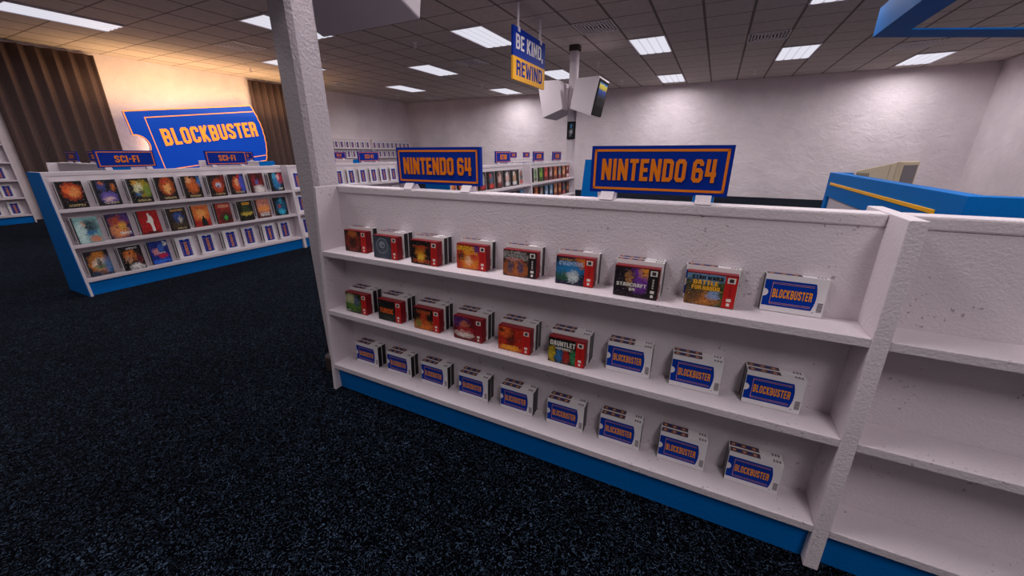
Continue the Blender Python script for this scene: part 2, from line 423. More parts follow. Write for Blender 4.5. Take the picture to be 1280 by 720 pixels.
VENTS = [(-10.94, 6.72, 'square metal ceiling grille left of the column, above the lit wall sign'), (-2.69, 9.18, 'square metal ceiling grille above the far television pole'),
 (-6.82, 10.81, 'square metal ceiling grille below the large light, left of the hanging sign'), (.61, 11.6, 'square metal ceiling grille right of centre, next to a bright panel'),
 (3.91, 14.08, 'square metal ceiling grille under the blue hanging canopy'), (-13.42, 11.7, 'small square ceiling grille just right of the column'), (-12.59, 16.5, 'faint square ceiling grille nearest the back left corner')]
for i, (x, y, lab) in enumerate(VENTS):
    o = V0 if i == 0 else copy_tree(V0)
    o.location = (x, y, CEIL); tag(o, lab, 'vent', 'air grilles in the ceiling')
def make_sprinkler():
    m = MB(); m.cyl((0, 0, -.012), .055, .011, M_METAL, 16); m.cyl((0, 0, -.07), .014, .058, M_METAL, 10); m.box(-.035, -.027, -.006, .006, -.10, -.05, M_METAL); m.box(.027, .035, -.006, .006, -.10, -.05, M_METAL)
    m.box(-.035, .035, -.006, .006, -.055, -.048, M_METAL); m.box(-.035, .035, -.006, .006, -.108, -.1, M_METAL); m.cyl((0, 0, -.116), .04, .008, M_METAL, 14)
    return m.build('sprinkler_head')
SP0 = make_sprinkler()
SPR = [(-6.87, 8.41, 'sprinkler head under the ceiling beside the big television cabinet corner'), (-13.42, 8.4, 'sprinkler head above the wall sign at left'), (-10.3, 8.6, 'sprinkler head right beside the plaster column'),
 (-13.49, 15.05, 'sprinkler head near the back left corner'), (-8.53, 14.25, 'sprinkler head left of the hanging sign, far down the ceiling'), (-3.52, 12.5, 'nearer sprinkler head right of the television pole'), (-3.55, 15.87, 'farther sprinkler head right of the television pole'), (.66, 15.96, 'sprinkler head near the back wall at right')]
for i, (x, y, lab) in enumerate(SPR):
    o = SP0 if i == 0 else copy_tree(SP0)
    o.location = (x, y, CEIL); tag(o, lab, 'sprinkler', 'ceiling sprinkler heads')

# ------------------------------------------------------------------ display racks
UL, PT = 2.80, .025
LEAN = .0571
def pf(z): return .0701*z                       # front edge of the leaning end panel
def yb(z): return .184+LEAN*z                   # front face of the leaning back panel
def make_rack(height=1.4, shelves=(.2, .6, 1.0), single=False, blue_left=False, blue_right=False, jl=False, jr=False):
    r = empty('display_rack')
    D = .60; c = D/2
    def P(y): return D-y
    for side in (0, 1):
        if side == 0 and jl: continue
        x0, x1 = (0, PT) if side == 0 else (UL-PT, UL+(PT-.0005 if jr else 0))
        m = MB()
        if single: prof = [(0, 0), (D-.005, 0), (D-.005, height), (pf(height), height)]
        else: prof = [(0, 0), (D, 0), (D-pf(height), height), (pf(height), height)]
        m.solid([(x0, y, z) for y, z in prof], [(x1, y, z) for y, z in prof], M_WHITE)
        m.build('end_panel', r, .003)
        if (side == 0 and blue_left) or (side == 1 and blue_right):
            m = MB(); a, b2 = (-.006, -.0005) if side == 0 else (UL+.0005, UL+.006)
            ins = [(y+(.004 if y < c else -.004), z) for y, z in prof]
            m.solid([(a, y, z) for y, z in ins], [(b2, y, z) for y, z in ins], M_BLUE); m.build('end_cladding', r)
    m = MB(); h2 = height-.05
    if single: prof = [(yb(0), 0), (D-.005, 0), (D-.005, h2), (yb(h2), h2)]
    else: prof = [(yb(0), 0), (P(yb(0)), 0), (P(yb(h2)), h2), (yb(h2), h2)]
    m.solid([(PT, y, z) for y, z in prof], [(UL-PT, y, z) for y, z in prof], M_WHITE); m.build('back_panel', r)
    m = MB(); t0 = yb(height-.05)-.006; t1 = (D-.005) if single else P(t0)
    m.box(PT, UL-PT, t0, t1, height-.05, height-.002, M_WHITE); m.build('top_rail', r, .008)
    for z in shelves:
        f0 = pf(z)+.003
        for back in ((False,) if single else (False, True)):
            m = MB(); y0, y1, yt = f0, yb(z-.035), yb(z)
            pr_ = [(y0, z-.035), (y1, z-.035), (yt, z), (y0, z)]
            if back: pr_ = [(P(y), zz) for y, zz in pr_]
            m.solid([(PT, y, zz) for y, zz in pr_], [(UL-PT, y, zz) for y, zz in pr_], M_WHITE); m.build('shelf', r, .003)
    for back in ((False,) if single else (False, True)):
        y0, y1 = (.0496, .0646) if not back else (P(.0646), P(.0496))
        m = MB(); m.box(PT, UL-PT, y0, y1, 0, shelves[0]-.036, M_BLUE); m.build('kickboard', r)
    return r
PROTO = {}
class Unit:
    def __init__(s, label, ox, oy, rot, kind='low', bl=False, br=False, jl=False, jr=False):
        s.o, s.rot = (ox, oy), rot
        key = (kind, bl, br, jl, jr)
        if key in PROTO: s.obj = copy_tree(PROTO[key])
        else:
            s.obj = make_rack(blue_left=bl, blue_right=br, jl=jl, jr=jr) if kind == 'low' else make_rack(2.2, (.2, .6, 1.0, 1.4, 1.8), True, bl, br, jl, jr)
            PROTO[key] = s.obj
        s.obj.location = (ox, oy, 0); s.obj.rotation_euler = (0, 0, rot)
        tag(s.obj, label, 'shelf rack', 'white display racks')
    def w(s, lx, ly, z):
        c_, s_ = cos(s.rot), sin(s.rot)
        return (s.o[0]+c_*lx-s_*ly, s.o[1]+s_*lx+c_*ly, z)
R90 = pi/2
UN = Unit('white rack in front with three shelves of game boxes', -2.2128, 1.5299, 0, jr=True)
UE = Unit('empty white rack joined to the right end of the front rack', -2.2128+UL, 1.5299, 0, jl=True)
UF = Unit('white rack at left with blue end panel and colourful film cases', -6.3225, 1.5313, R90, bl=True, jr=True)
UF2 = Unit('white rack behind the column holding only blue-labelled rental cases', -6.3225, 1.5313+UL, R90, jl=True)
UA1 = Unit('white rack of dark film cases behind the left front sign', -3.23, 4.60, R90, bl=True, jr=True)
UA2 = Unit('white rack of red and bright film cases ending at the television pole', -3.23, 7.40, R90, jl=True)
UB = Unit('white rack with blue end behind the left edge of the right front sign', -3.23, 12.5, R90, bl=True)
UC = Unit('white rack with blue end hidden behind the right front sign', .10, 12.5, R90, bl=True)
UG1 = Unit('bare white rack showing its top above the left end of the film rack', -13.1, 3.17, 0, br=True)
UG2 = Unit('white rack with blue right end standing before the lit wall sign', -13.1, 6.10, 0, br=True)
UG3 = Unit('white rack with blue right end far behind the column', -13.1, 9.06, 0, br=True)
UD = Unit('distant white rack of rental cases under two tiny signs', -6.3225, 12.3, R90)
UW1 = Unit('tall white wall rack at the left edge beside the curtain', -14.6, .33, R90, 'tall')
UW2 = Unit('tall white wall rack right of the column by the far left wall', -14.6, 11.62, R90, 'tall', jr=True)
UW3 = Unit('tall white wall rack nearest the back left corner', -14.6, 14.42, R90, 'tall', jl=True)

# ------------------------------------------------------------------ signs on the racks
def make_sign(text, tw, th):
    r = empty('rack_sign'); m = MB(); W, H, T = .57, .20, .026
    m.box(-W/2, W/2, -T/2, T/2, .03, .03+H, M_SIGNBLUE)
    pl = lambda u, v: (u, -T/2-.0012, .03+v)
    o, t = .014, .010
    for (u0, u1, v0, v1) in ((-W/2+o, W/2-o, o, o+t), (-W/2+o, W/2-o, H-o-t, H-o), (-W/2+o, -W/2+o+t, o, H-o), (W/2-o-t, W/2-o, o, H-o)):
        m.face([pl(u, v) for u, v in rect(u0, u1, v0, v1)], M_SIGNORANGE)
    m.build('sign_board', r)
    gap = .85; tot = sum(G[c][0]+gap for c in text)-gap; pos = 0
    for wd in text.split(' '):
        ww = sum(G[c][0]+gap for c in wd)-gap
        x = MB()
        for k, q in enumerate(text_quads(wd, -tw/2+tw*pos/tot, H*.5-th/2, tw*ww/tot, th, .92, gap)):
            e = T/2+.003+.00008*k; a = [(u, -e, .03+v) for u, v in q]; b_ = [(u, -T/2-.0002, .03+v) for u, v in q]
            x.solid(a, b_, M_SIGNORANGE)
        x.build('lettering', r); pos += ww+2*gap+G[' '][0]
    for s in (-.2, .2):
        m = MB(); m.solid([(s-.03, -.045, 0), (s-.03, .04, 0), (s-.03, .013, .034), (s-.03, -.013, .034)], [(s+.03, -.045, 0), (s+.03, .04, 0), (s+.03, .013, .034), (s+.03, -.013, .034)], M_WHITE)
        m.build('foot', r)
    return r
SIGNP = {}
def sign(unit, lx, text, label):
    tw, th = {'NINTENDO 64': (.47, .092), 'SCI-FI': (.235, .082), 'ACTION': (.25, .088)}[text]
    if text in SIGNP: r = copy_tree(SIGNP[text])
    else: r = make_sign(text, tw, th); SIGNP[text] = r
    r.location = unit.w(lx, .30, 1.398); r.rotation_euler = (0, 0, unit.rot)
    tag(r, label, 'sign', 'blue and orange signs standing on racks')
SA, SB = .847, 1.985
sign(UN, SA-.03, 'NINTENDO 64', 'left blue and orange game sign standing on the front rack')
sign(UN, SB, 'NINTENDO 64', 'right and largest-looking blue and orange game sign on the front rack')
sign(UF, SA-.03, 'SCI-FI', 'left sci-fi sign on the film rack with the blue end')
sign(UF, SB, 'SCI-FI', 'right sci-fi sign on the film rack, in front of the lit wall sign')
sign(UF2, SA, 'SCI-FI', 'sci-fi sign on the second film rack, next to the column')
sign(UF2, SB, 'SCI-FI', 'sci-fi sign just left of the left front game sign')
sign(UA1, SB, 'ACTION', 'action sign over the rack of dark film cases')
sign(UA2, SA, 'ACTION', 'left action sign over the red film cases near the television pole')
sign(UA2, SB, 'ACTION', 'action sign nearest the television pole')
for u, nm in ((UG1, 'left end bare rack'), (UG2, 'rack before the lit wall sign'), (UG3, 'rack far behind the column')):
    sign(u, SA, 'SCI-FI', 'left small sci-fi sign on the '+nm); sign(u, SB, 'SCI-FI', 'right small sci-fi sign on the '+nm)
sign(UD, SA, 'ACTION', 'tiny left sign on the distant rack, mostly behind the action sign'); sign(UD, SB, 'ACTION', 'tiny right sign on the distant rack between two action signs')

# ------------------------------------------------------------------ rental cases and boxes
CW, CH, CT = .203, .150, .035        # game rental case
VW, VH, VT = .205, .295, .042        # film case
def ticket_art(mb, place, L, H, notch, text_w=.745, text_h=.33, torn=1.0):
    mb.face([place(u, v, .0007) for u, v in ticket_outline(L, H, notch, torn)], M_TICKET)
    lw = H*.013
    u0, u1 = L*.15, L*.925
    for v in (.085, .135, .855, .905):
        mb.face([place(u, vv, .0012) for u, vv in rect(u0, u1, H*v-lw/2, H*v+lw/2)], M_TLINE)
    mb.face([place(u, vv, .0012) for u, vv in rect(u0-lw*.6, u0+lw*.6, H*.085, H*.905)], M_TLINE)
    for k, q in enumerate(text_quads('BLOCKBUSTER', L*.175, H*.5-H*text_h/2, L*text_w, H*text_h, .86, 1.1)):
        mb.face([place(u, v, .0014+.00001*k) for u, v in q], M_TORANGE)
def make_game_case():
    r = empty('rental_case'); m = MB()
    m.box(0, CW, 0, .0035, 0, CH, M_CASE); m.box(0, CW, CT-.0008, CT, 0, CH, M_CASE)
    m.box(0, CW, .0035, CT-.0008, CH-.003, CH, M_CASE); m.box(0, CW, .0035, CT-.0008, 0, .001, M_CASE)
    pl = lambda u, v, e: (u, -e, v)
    ticket_art(m, lambda u, v, e: pl(.002+u, .022+v, e), .172, .106, .016)
    for k in range(9):
        m.face([pl(u, v, .0009) for u, v in rect(.181, .198, .02+k*.0042, .0222+k*.0042+(.0008 if k % 3 else 0))], M_GREY)
    m.face([pl(u, v, .0009) for u, v in rect(.170, .174, .014, .018)], M_GREY)
    tp = lambda u, v: (u, v, CH+.0006)
    m.face([tp(u, v) for u, v in rect(.003, .118, .0025, CT-.0003)], M_TOPART)
    for k in range(5): m.face([(u, v, CH+.001) for u, v in rect(.012+k*.02, .024+k*.02, .010+.004*(k % 2), CT-.010)], M_TICKET if k % 2 else M_TLINE)
    for k in range(3): m.face([(u, v, CH+.001) for u, v in rect(.165+k*.011, .172+k*.011, .010, CT-.008)], M_GREY)
    m.build('sleeve', r)
    t = MB(); t.box(-.0012, CW+.0012, .0038, CT-.001, .0012, CH-.0034, M_CASEBLK)
    t.build('inner_tray', r)
    return r
def make_film_case(detail=True):
    r = empty('rental_case'); m = MB(); c = .006
    m.solid([(0, c, 0), (c, 0, 0), (VW, 0, 0), (VW, VT, 0), (c, VT, 0), (0, VT-c, 0)], [(0, c, VH), (c, 0, VH), (VW, 0, VH), (VW, VT, VH), (c, VT, VH), (0, VT-c, VH)], M_CASE)
    # vertical ticket: its right (torn) end points down
    L, H = .235, .118
    pl = lambda u, v, e: (.046+v, -e, VH-.032-u)
    ticket_art(m, pl, L, H, .012, torn=.4)
    m.face([(-.0007, y, z) for y, z in ((.008, .03), (VT-.008, .03), (VT-.008, VH-.03), (.008, VH-.03))], M_CASEBLK)
    m.build('shell', r)
    t = MB(); t.box(.05, VW-.05, -.0012, .002, VH-.014, VH-.005, M_CASE); t.build('clasp', r)
    return r
def make_film_cover(mat, spine_mat, deco=None):
    m = MB(); m.box(0, VW, 0, VT, 0, VH, M_CASEBLK)
    m.face([(0.001, -.0007, .001), (VW-.001, -.0007, .001), (VW-.001, -.0007, VH-.001), (.001, -.0007, VH-.001)], mat, [(0, 0), (1, 0), (1, 1), (0, 1)])
    m.face([(-.0007, VT-.001, .001), (-.0007, .001, .001), (-.0007, .001, VH-.001), (-.0007, VT-.001, VH-.001)], spine_mat, [(0, 0), (.25, 0), (.25, 1), (0, 1)])
    if deco:
        for mt, poly in deco: m.face([(u*VW, -.0013, v*VH) for u, v in poly], mt)
    return m.build('film_case')
GW, GH, GT = .186, .135, .045
def make_game_box(mat, band, texts=(), deco=()):
    m = MB(); m.box(0, GW, 0, GT, 0, GH, M_CRIMSON)
    bu = .76
    m.face([(.0, -.0007, 0), (GW*bu, -.0007, 0), (GW*bu, -.0007, GH*.965), (0, -.0007, GH*.965)], mat, [(0, 0), (1, 0), (1, 1), (0, 1)])
    m.face([(GW*bu, -.0008, 0), (GW*.995, -.0008, 0), (GW*.995, -.0008, GH*.965), (GW*bu, -.0008, GH*.965)], band)
    def R(u0, u1, v0, v1, mt, e=.0014): m.face([(u*GW, -e, v*GH) for u, v in rect(u0, u1, v0, v1)], mt)
    R(.80, .955, .76, .93, M_LOGO); R(.835, .92, .79, .90, M_LOGO2, .0018)
    for k in range(6): R(.86, .90, .36+k*.055, .385+k*.055, M_LOGO if band == M_BAND2 else M_CRIMSON)
    R(.835, .925, .20, .29, M_LOGO); R(.85, .91, .06, .15, M_LOGO)
    for mt, poly in deco: m.face([(u*GW, -.0011, v*GH) for u, v in poly], mt)
    for (t, u0, v0, uw, vh, mt) in texts:
        for q in text_quads(t, u0*GW, v0*GH, uw*GW, vh*GH, 1.0): m.face([(u, -.0017, v) for u, v in q], mt)
    return m.build('game_box')
def put(o, unit, lx, shelf, depth_from_back, thick):
    """stand o on a shelf so that its back leans on whatever is depth_from_back in front of the back panel"""
    ly = yb(shelf)-depth_from_back-thick-.002
    o.location = unit.w(lx, ly, shelf+thick*sin(LEAN)+.0005); o.rotation_euler = (-LEAN, 0, unit.rot)
ORD = ['first', 'second', 'third', 'fourth', 'fifth', 'sixth', 'seventh', 'eighth', 'last']
SHN = {1.0: 'top', .6: 'middle', .2: 'bottom'}
def c_(*a): return srgb(*a)
K = c_(14, 10, 12)
P_GC = make_game_case(); used = [False]
def game_case():
    if not used[0]: used[0] = True; return P_GC
    return copy_tree(P_GC)

def ell(cx, cy, rx, ry, n=20, a0=0, a1=2*pi): return [(cx+rx*cos(a0+(a1-a0)*i/n), cy+ry*sin(a0+(a1-a0)*i/n)) for i in range(n)]
GAMES = [
 # shelf 1.0
 (1.0, 0, 'dark red game box with a glowing ring of fire', cover_mat('cover_fire_ring', c_(60, 14, 12), [(.5, .5, .5, .55, c_(150, 46, 20)), (.5, .42, .3, .34, c_(16, 8, 8)), (.5, .85, .3, .2, c_(170, 100, 40))], [], [(.8, .96, .25, .8, c_(180, 90, 40))], 1), M_RED, (), ()),
 (1.0, 1, 'slate grey game box with a pale round emblem', cover_mat('cover_slate', c_(62, 72, 88), [(.5, .45, .5, .5, c_(84, 92, 104))], [(c_(130, 134, 140), .66, 24)], [], 2), M_RED, (), 'ring'),
 (1.0, 2, 'black game box with a golden creature', cover_mat('cover_gold_creature', c_(26, 12, 14), [(.5, .42, .28, .4, c_(220, 130, 24)), (.5, .74, .45, .1, c_(180, 60, 30)), (.52, .3, .2, .2, c_(235, 190, 60))], [], [(.05, .2, .1, .95, c_(190, 70, 30))], 3), M_RED, (), ()),
 (1.0, 3, 'orange and red game box with a yellow heading', cover_mat('cover_orange', c_(196, 60, 26), [(.6, .4, .5, .5, c_(236, 140, 40)), (.22, .5, .18, .2, c_(24, 20, 26)), (.55, .35, .2, .25, c_(240, 190, 150)), (.8, .6, .25, .3, c_(200, 40, 40)), (.9, .9, .2, .3, c_(70, 40, 120))], [(c_(240, 180, 60), .66, 14)], [(.76, .95, .02, .8, c_(230, 190, 30)), (.62, .74, .35, .95, c_(240, 170, 40))], 4), M_RED, (), ()),
 (1.0, 4, 'grey and orange game box with a black side band', cover_mat('cover_wrestle', c_(70, 50, 44), [(.5, .3, .6, .4, c_(190, 100, 40)), (.3, .35, .15, .3, c_(40, 60, 90)), (.7, .35, .15, .3, c_(40, 60, 100)), (.5, .8, .6, .2, c_(190, 186, 180))], [(c_(230, 150, 80), .68, 15)], [(.72, .92, .1, .95, c_(30, 28, 30)), (.62, .72, .15, .8, c_(190, 60, 50))], 5), M_BAND2, (), ()),
 (1.0, 5, 'blue and teal game box with swirling light', cover_mat('cover_teal', c_(24, 36, 60), [(.45, .55, .6, .35, c_(40, 130, 190)), (.4, .3, .5, .2, c_(36, 90, 60)), (.6, .3, .25, .25, c_(200, 210, 210)), (.95, .9, .3, .3, c_(220, 120, 40))], [(c_(200, 90, 50), .69, 16)], [(.7, .86, .1, .95, c_(170, 190, 220)), (.88, .95, .1, .6, c_(200, 150, 50))], 6), M_RED, (), ()),
 (1.0, 6, 'dark purple game box with armoured soldiers', cover_mat('cover_purple', c_(36, 24, 34), [(.75, .6, .4, .5, c_(130, 60, 170)), (.4, .55, .3, .45, c_(40, 26, 28)), (.45, .6, .12, .3, c_(190, 130, 70)), (.95, .9, .25, .3, c_(236, 150, 40))], [(c_(150, 110, 70), .68, 16)], [], 7), M_BAND2, (('STARCRAFT', .06, .34, .68, .12, M_PALE), ('64', .36, .2, .14, .1, M_PALE)), ()),
 (1.0, 7, 'green and gold space battle game box', cover_mat('cover_battle', c_(70, 84, 40), [(.5, .95, .7, .3, c_(110, 150, 190)), (.4, .2, .6, .3, c_(190, 110, 40)), (.75, .35, .2, .2, c_(130, 160, 200)), (.2, .4, .3, .5, c_(70, 56, 40))], [(c_(236, 170, 70), .66, 13), (c_(40, 40, 30), .64, 11)], [], 8), M_RED, (('STAR WARS', .10, .80, .62, .11, M_TITLEDARK), ('BATTLE', .14, .63, .5, .14, M_GOLD), ('FOR NABOO', .12, .47, .56, .13, M_GOLD)), ()),
 # shelf .6
 (.6, 0, 'dark green jungle game box', cover_mat('cover_jungle', c_(36, 52, 24), [(.5, .4, .6, .4, c_(70, 120, 40)), (.3, .7, .4, .3, c_(190, 190, 150)), (.7, .6, .2, .3, c_(70, 80, 130))], [(c_(220, 190, 90), .64, 18), (c_(20, 20, 10), .62, 14)], [(.06, .12, .05, .3, c_(220, 220, 220))], 9), M_RED, (), ()),
 (.6, 1, 'almost black game box with an orange title across it', cover_mat('cover_black', c_(24, 20, 20), [(.6, .3, .4, .3, c_(40, 50, 36))], [(c_(120, 90, 40), .72, 20)], [], 10), M_RED, (('TUROK', .08, .36, .6, .24, M_TITLEORANGE),), ()),
 (.6, 2, 'dark game box with orange flames at the bottom', cover_mat('cover_flames', c_(34, 20, 18), [(.5, .2, .6, .35, c_(220, 110, 30)), (.5, .55, .2, .4, c_(190, 60, 24)), (.25, .25, .2, .25, c_(110, 120, 50))], [(c_(230, 180, 60), .68, 18)], [(.76, .92, .15, .85, c_(200, 90, 40))], 11), M_RED, (), ()),
 (.6, 3, 'red and violet game box with a white flash', cover_mat('cover_flash', c_(120, 24, 28), [(.3, .8, .5, .3, c_(70, 40, 110)), (.5, .25, .5, .2, c_(236, 220, 210)), (.5, .7, .25, .2, c_(210, 110, 70))], [(c_(40, 20, 30), .62, 13), (c_(240, 200, 180), .68, 17)], [(.3, .6, .2, .95, c_(190, 30, 40))], 12), M_CRIMSON, (), ()),
 (.6, 4, 'bright red game box with a dark figure', cover_mat('cover_red_figure', c_(200, 44, 24), [(.5, .6, .25, .45, c_(50, 16, 16)), (.3, .8, .3, .3, c_(230, 100, 40)), (.15, .85, .12, .14, c_(40, 30, 20)), (.5, .1, .5, .15, c_(236, 150, 40))], [(c_(240, 120, 50), .68, 12)], [(.1, .24, .15, .85, c_(236, 160, 40))], 13), M_RED, (), ()),
 (.6, 5, 'black game box with yellow, blue, red and green figures', cover_mat('cover_figures', c_(20, 16, 16), [(.12, .32, .16, .4, c_(200, 170, 40)), (.4, .32, .15, .36, c_(40, 110, 170)), (.66, .32, .15, .36, c_(180, 40, 36)), (.92, .32, .15, .36, c_(40, 130, 80))], [], [(.54, .62, .3, .9, c_(190, 180, 150))], 14, 5), M_RED, (('GAUNTLET', .04, .68, .70, .19, M_PALE), ('LEGENDS', .2, .56, .42, .07, M_PALE)), ()),
]
for (sh, i, lab, mat, band, texts, deco) in GAMES:
    if deco == 'ring':
        ring = []
        o_, i_ = ell(.38, .55, .25, .34, 28), ell(.38, .55, .225, .305, 28)
        for k in range(28): ring.append((M_EMBLEM, [o_[k], o_[(k+1) % 28], i_[(k+1) % 28], i_[k]]))
        ring.append((M_EMBLEM, ell(.38, .6, .13, .16, 16))); ring.append((M_TITLEDARK, ell(.42, .56, .07, .05, 12)))
        deco = ring
    nb = 2 if (sh == 1.0 and i in (1, 2, 6)) or (sh == .6) else 1
    lx = .142+.289*i
    where = '%s shelf of the front rack' % SHN[sh]
    for k in range(nb):
        c = game_case(); put(c, UN, lx, sh, k*(CT+.004), CT)
        tag(c, ('white case right behind the ' if k == nb-1 else 'rearmost case behind the ')+lab, 'game case', 'rental cases on the front rack')
    o = make_game_box(mat, band, texts, deco); put(o, UN, lx+.009, sh, nb*(CT+.004)+.002, GT)
    tag(o, lab+' on the %s front shelf' % SHN[sh], 'game box', 'game boxes on the front rack')
for sh, cols in ((1.0, (8,)), (.6, (6, 7, 8)), (.2, range(9))):
    for i in cols:
        nb = 1 if sh == 1.0 else 2
        for k in range(nb):
            c = game_case(); put(c, UN, .142+.289*i+.002*k, sh, k*(CT+.004), CT)
            front = k == nb-1
            tag(c, ('blue-ticket rental case, %s from left, %s shelf of front rack' if front else 'case hidden behind the %s from left blue-ticket case, %s front shelf') % (ORD[i], SHN[sh]), 'game case', 'rental cases on the front rack')

# film cases
P_FC = make_film_case(); usedf = [False]
def film_case():
    if not usedf[0]: usedf[0] = True; return P_FC
    return copy_tree(P_FC)
SPINE = cover_mat('spine_print', c_(30, 24, 26), [], [(c_(210, 200, 190), .62, 30), (c_(200, 120, 50), .66, 22)], [], 31)
W_ = c_(240, 234, 228)
gt = [(.05, .14, .2, .85, c_(190, 170, 120))]
robe = [(M_PALE, [(.45, .82), (.47, .89), (.53, .90), (.56, .85), (.56, .80), (.64, .75), (.70, .58), (.67, .5), (.66, .38), (.68, .2), (.67, .10), (.53, .09), (.53, .3), (.49, .45), (.40, .5), (.33, .49), (.33, .53), (.42, .57), (.45, .68), (.47, .76)])]
hood = [(M_TITLEDARK, [(.40, .02), (.43, .25), (.49, .37), (.53, .40), (.54, .48), (.58, .51), (.62, .48), (.63, .40), (.69, .36), (.76, .2), (.80, .02)])]
